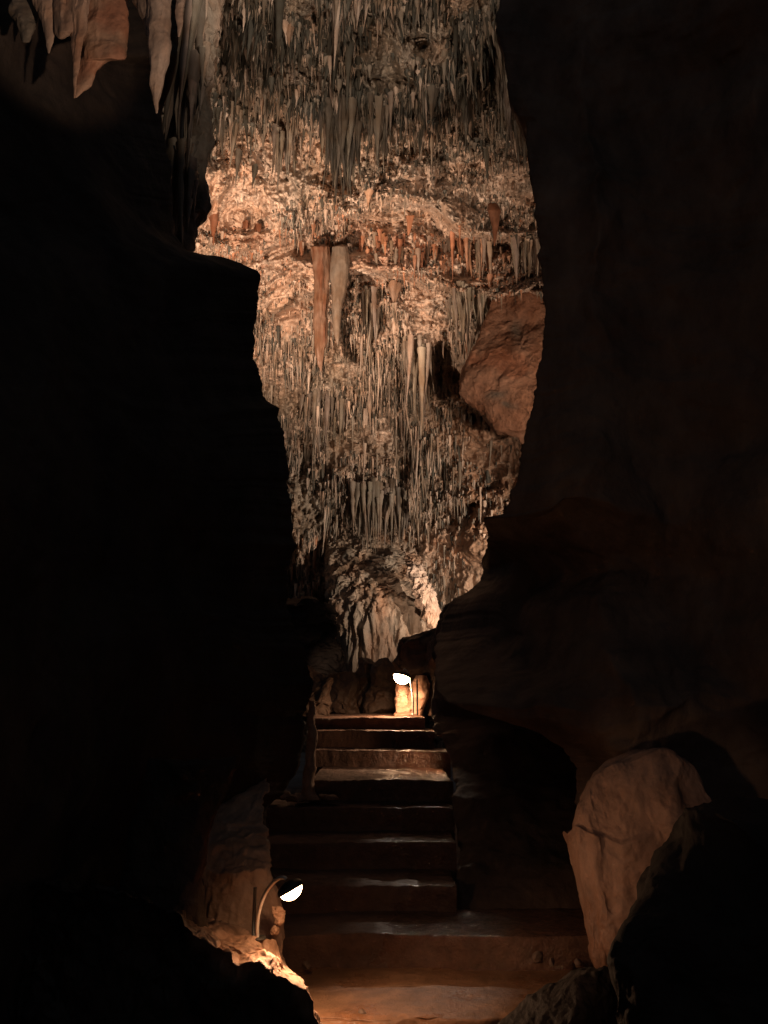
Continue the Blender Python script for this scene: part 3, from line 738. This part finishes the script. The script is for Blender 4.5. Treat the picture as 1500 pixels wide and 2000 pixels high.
# left mound that carries the near lamp, and the rock face behind it
mu = np.linspace(-120, 628, 330)
y1 = np.interp(mu, [-120, 200, 330, 400, 470, 510, 535, 560, 590, 612, 628], [1700, 1730, 1768, 1800, 1818, 1826, 1842, 1876, 1930, 1985, 2020])
y2 = np.interp(mu, [-120, 250, 340, 395, 425, 465, 499, 531, 585, 617, 628], [1706, 1752, 1778, 1832, 1880, 1898, 1886, 1903, 1942, 1990, 2026])
rowsP = []
for q_ in np.linspace(-0.25, 0, 14)[:-1]: rowsP.append(at(mu, y1 - q_ * 120, 4.42 - q_ * 1.6))      # back slope
for q_ in np.linspace(0, 1, 70): rowsP.append(at(mu, y1 + (y2 - y1) * q_, 4.42 - 0.52 * q_ ** 0.8))   # lit top
lipP = rowsP[-1]
for q_ in np.linspace(0.02, 1, 90): rowsP.append(lipP + np.stack([0 * mu - 0.25 * q_, 0.05 + 0.30 * np.sin(q_ * 1.6) - 0.5 * q_ ** 2 + 0 * mu, -1.0 * q_ + 0 * mu], -1))
MP = np.stack(rowsP)
MP = MP + 0.05 * vfbm(MP, 4.0, 3, 131) + 0.05 * vfbm(MP, 11, 5, 135)
lit_w = (sm(330, 410, mu)[None, :] * sm(90, 82, np.arange(MP.shape[0]))[:, None])[..., None]  # shade painted into the colour: mound's left and front go dark
mc = (PEACH * 0.8 * lit_w + DW * 0.35 * (1 - lit_w)) * (1 + 0.4 * fbm(MP, 5, 4, 137))[..., None]
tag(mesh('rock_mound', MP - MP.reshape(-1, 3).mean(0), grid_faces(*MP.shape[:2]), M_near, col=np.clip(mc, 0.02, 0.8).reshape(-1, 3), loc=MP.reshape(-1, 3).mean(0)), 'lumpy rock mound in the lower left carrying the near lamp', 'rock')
tag(solid('shade_rock', [(1480, 300, 470), (1560, 270, 440), (1640, 250, 408), (1720, 235, 398), (1790, 225, 402), (1830, 215, 402), (1870, 210, 396), (1960, 200, 380)], 4.2, M_wall, DW * .5, 0.4, n=160, m=160, amp=0.07, f=4, seed=132, o=6), 'added black light-blocking rock just left of the orange lit rock face', 'rock')  # added to keep lamp light off the mound's left
tag(solid('rock_outcrop', [(1520, 470, 520, 5.5), (1580, 430, 522, 5.2), (1640, 405, 522, 4.95), (1700, 398, 532), (1740, 392, 546), (1770, 396, 548), (1800, 398, 550), (1830, 400, 548), (1850, 400, 540), (1890, 400, 550)], 4.72, M_near, PEACH * .8, 0.3, n=200, m=220, amp=0.07, f=4.5, flute=0.03, ff=9, seed=133, o=6), 'orange lit rock face behind the near lamp', 'rock')
for q, (x, y, r_) in enumerate([(543, 1782, 13), (545, 1800, 9), (536, 1818, 10)]):
    tag(solid('stone', [(y - r_, x - r_ * .4, x + r_ * .4), (y - r_ * .5, x - r_ * .9, x + r_ * .9), (y, x - r_, x + r_), (y + r_ * .6, x - r_ * .8, x + r_ * .8), (y + r_, x - r_ * .3, x + r_ * .3)], 4.45, M_near, PEACH, 1.0, n=50, m=50, amp=0.03, f=22, seed=140 + q),
        ['largest and highest', 'middle', 'lowest'][q] + ' of three pale knobs right of the near lamp pole', 'stone')

for q, (x, y, r_, D_, lab) in enumerate([(1052, 1872, 12, 5.0, 'largest of three small dark stones on the landing near the standing rock'), (1078, 1880, 8, 4.9, 'middle of three small dark stones on the landing near the standing rock'),
        (1130, 1884, 10, 4.85, 'rightmost of three small dark stones on the landing near the standing rock'), (705, 1978, 7, 4.5, 'small pebble on the front edge of the landing'), (600, 1886, 8, 5.05, 'small pebble at the left foot of the first step')]):
    tag(solid('stone', [(y - r_, x - r_ * .5, x + r_ * .4), (y - r_ * .5, x - r_ * .9, x + r_ * .8), (y, x - r_, x + r_), (y + r_ * .7, x - r_ * .8, x + r_)], D_, M_near, DW * 1.2, 1.0, n=30, m=36, amp=0.02, f=18, seed=180 + q), lab, 'stone')

# right side: the lit rock and dark boulders
tag(solid('standing_rock', [(1468, 1235, 1295), (1480, 1200, 1312), (1510, 1182, 1338), (1540, 1166, 1352), (1580, 1150, 1370), (1610, 1143, 1386), (1617, 1124, 1386), (1650, 1122, 1378), (1700, 1130, 1345), (1760, 1138, 1310), (1800, 1144, 1285), (1830, 1150, 1265), (1870, 1160, 1240), (1905, 1176, 1215), (1960, 1180, 1205)],
          4.75, M_near, np.array((0.30, 0.185, 0.135)), 0.42, n=300, m=300, amp=0.15, f=2.3, flute=0.05, ff=3.0, seed=153, o=7, square=0.8, dsq=0.35, tilt=-0.25, st=(1, 1, 0.55)), 'pale reddish creased rock standing out from the dark right wall', 'rock')
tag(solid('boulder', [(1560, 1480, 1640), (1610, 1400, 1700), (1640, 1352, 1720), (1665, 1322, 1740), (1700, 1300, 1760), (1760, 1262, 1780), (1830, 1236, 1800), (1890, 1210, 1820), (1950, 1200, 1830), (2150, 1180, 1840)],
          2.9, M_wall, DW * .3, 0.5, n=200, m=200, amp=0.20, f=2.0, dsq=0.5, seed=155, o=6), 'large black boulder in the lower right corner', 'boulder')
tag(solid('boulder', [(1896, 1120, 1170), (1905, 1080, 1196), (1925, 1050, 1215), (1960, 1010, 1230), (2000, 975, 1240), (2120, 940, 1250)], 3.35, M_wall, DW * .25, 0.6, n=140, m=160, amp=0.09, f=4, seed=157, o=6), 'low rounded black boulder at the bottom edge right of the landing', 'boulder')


# ------------------------------------------------------------------ lamps
def tube(name, pts, rad, mat, parent, base, sides=14, closed=True):
    pts = [Vector(p) for p in pts]; V_ = []; n_ = len(pts)
    for i, p in enumerate(pts):
        d = (pts[min(i + 1, n_ - 1)] - pts[max(i - 1, 0)]).normalized()
        a = d.cross(Vector((0, 1, 0)));  a = a.normalized() if a.length > 1e-3 else Vector((1, 0, 0)); b = d.cross(a)
        r_ = rad[i] if isinstance(rad, (list, tuple)) else rad
        for s in range(sides):
            t_ = 2 * math.pi * s / sides; V_.append(p + a * (r_ * math.cos(t_)) + b * (r_ * math.sin(t_)) - Vector(base))
    fs = grid_faces(n_, sides, True).tolist()
    fs.append(list(range(sides))[::-1]); fs.append([(n_ - 1) * sides + s for s in range(sides)])
    return mesh(name, [tuple(v) for v in V_], fs, mat, parent)


def bez(p0, p1, p2, p3, n=18):
    p0, p1, p2, p3 = map(Vector, (p0, p1, p2, p3)); return [(1 - t) ** 3 * p0 + 3 * (1 - t) ** 2 * t * p1 + 3 * (1 - t) * t * t * p2 + t ** 3 * p3 for t in np.linspace(0, 1, n)]


def lathe(name, prof, axis, origin, mat, parent, base, sides=40):
    """prof: (distance along axis, radius)"""
    q = Vector((0, 0, 1)).rotation_difference(Vector(axis).normalized()); vs = []
    for h_, r_ in prof:
        for s in range(sides):
            t_ = 2 * math.pi * s / sides
            vs.append(tuple(q @ Vector((r_ * math.cos(t_), r_ * math.sin(t_), h_)) + Vector(origin) - Vector(base)))
    return mesh(name, vs, grid_faces(len(prof), sides, True), mat, parent)


def path_lamp(base, head, axis, R, rp, lean, label, power, aim, glow, straight=None):
    root = empty('path_lamp', base); tag(root, label, 'lamp')
    lathe('base_plate', [(0.0, 0.001), (0.0, rp * 4.2), (0.008, rp * 4.2), (0.011, rp * 3.8), (0.011, rp * 1.1)], (0, 0, 1), base, M_hood, root, base)
    axis = Vector(axis).normalized(); neck_end = head - axis * R * 0.75
    b = Vector(base)
    tube('pole', bez(b, b + Vector((-lean, 0, (head.z - b.z) * 0.75)), neck_end + Vector((-lean * 1.2, 0, R * 0.7)), neck_end, 26), rp, M_pole, root, base)
    if straight is not None:
        bb = b + Vector((straight, 0.0, 0)); tube('conduit', [bb, bb + Vector((0, 0, (head.z - b.z) * 0.5)), bb + Vector((0, 0, (head.z - b.z) * 0.93))], rp * 0.9, M_dark, root, base)
    hood = [(-R * 0.62, 0.001)] + [(-R * 0.62 * math.cos(a), R * 1.06 * math.sin(a)) for a in np.linspace(0.1, math.pi / 2, 14)]
    hood += [(0.006, R * 1.09), (0.010, R * 1.05), (0.0, R * 0.98)] + [(-R * 0.5 * math.sin(a), R * 0.97 * math.cos(a)) for a in np.linspace(0.1, 1.5, 10)]
    lathe('hood', hood, axis, head, M_hood, root, base)
    dome = [(R * 0.80 * math.cos(a), R * 0.92 * math.sin(a)) for a in np.linspace(0.02, math.pi / 2, 14)] + [(-0.01, R * 0.9)]
    bl = lathe('bulb', dome, axis, head, glow, root, base)
    l = spot('lamp_light', head + axis * R * 0.95, head + Vector(aim), power, WARM, 172, 0.35, R * 0.5)
    return root


D1 = 4.28
b1 = V(503, 1834, D1); h1 = V(567, 1736, D1 - 0.12)
path_lamp(b1, h1, (0.46, -0.10, -0.86), 0.064, 0.010, 0.03, 'curved metal path lamp on the rock mound in the lower left', 27, (0.6, -0.4, -0.70), M_bulb, straight=-0.022)
D2 = 10.12
b2 = V(806, 1397, D2); h2 = V(785, 1322, D2 + 0.05)
path_lamp(b2, h2, (-0.25, -0.25, -0.94), 0.115, 0.013, -0.03, 'small path lamp glowing at the top of the staircase', 60, (-0.1, 0.1, -1.0), M_bulb, straight=0.06)
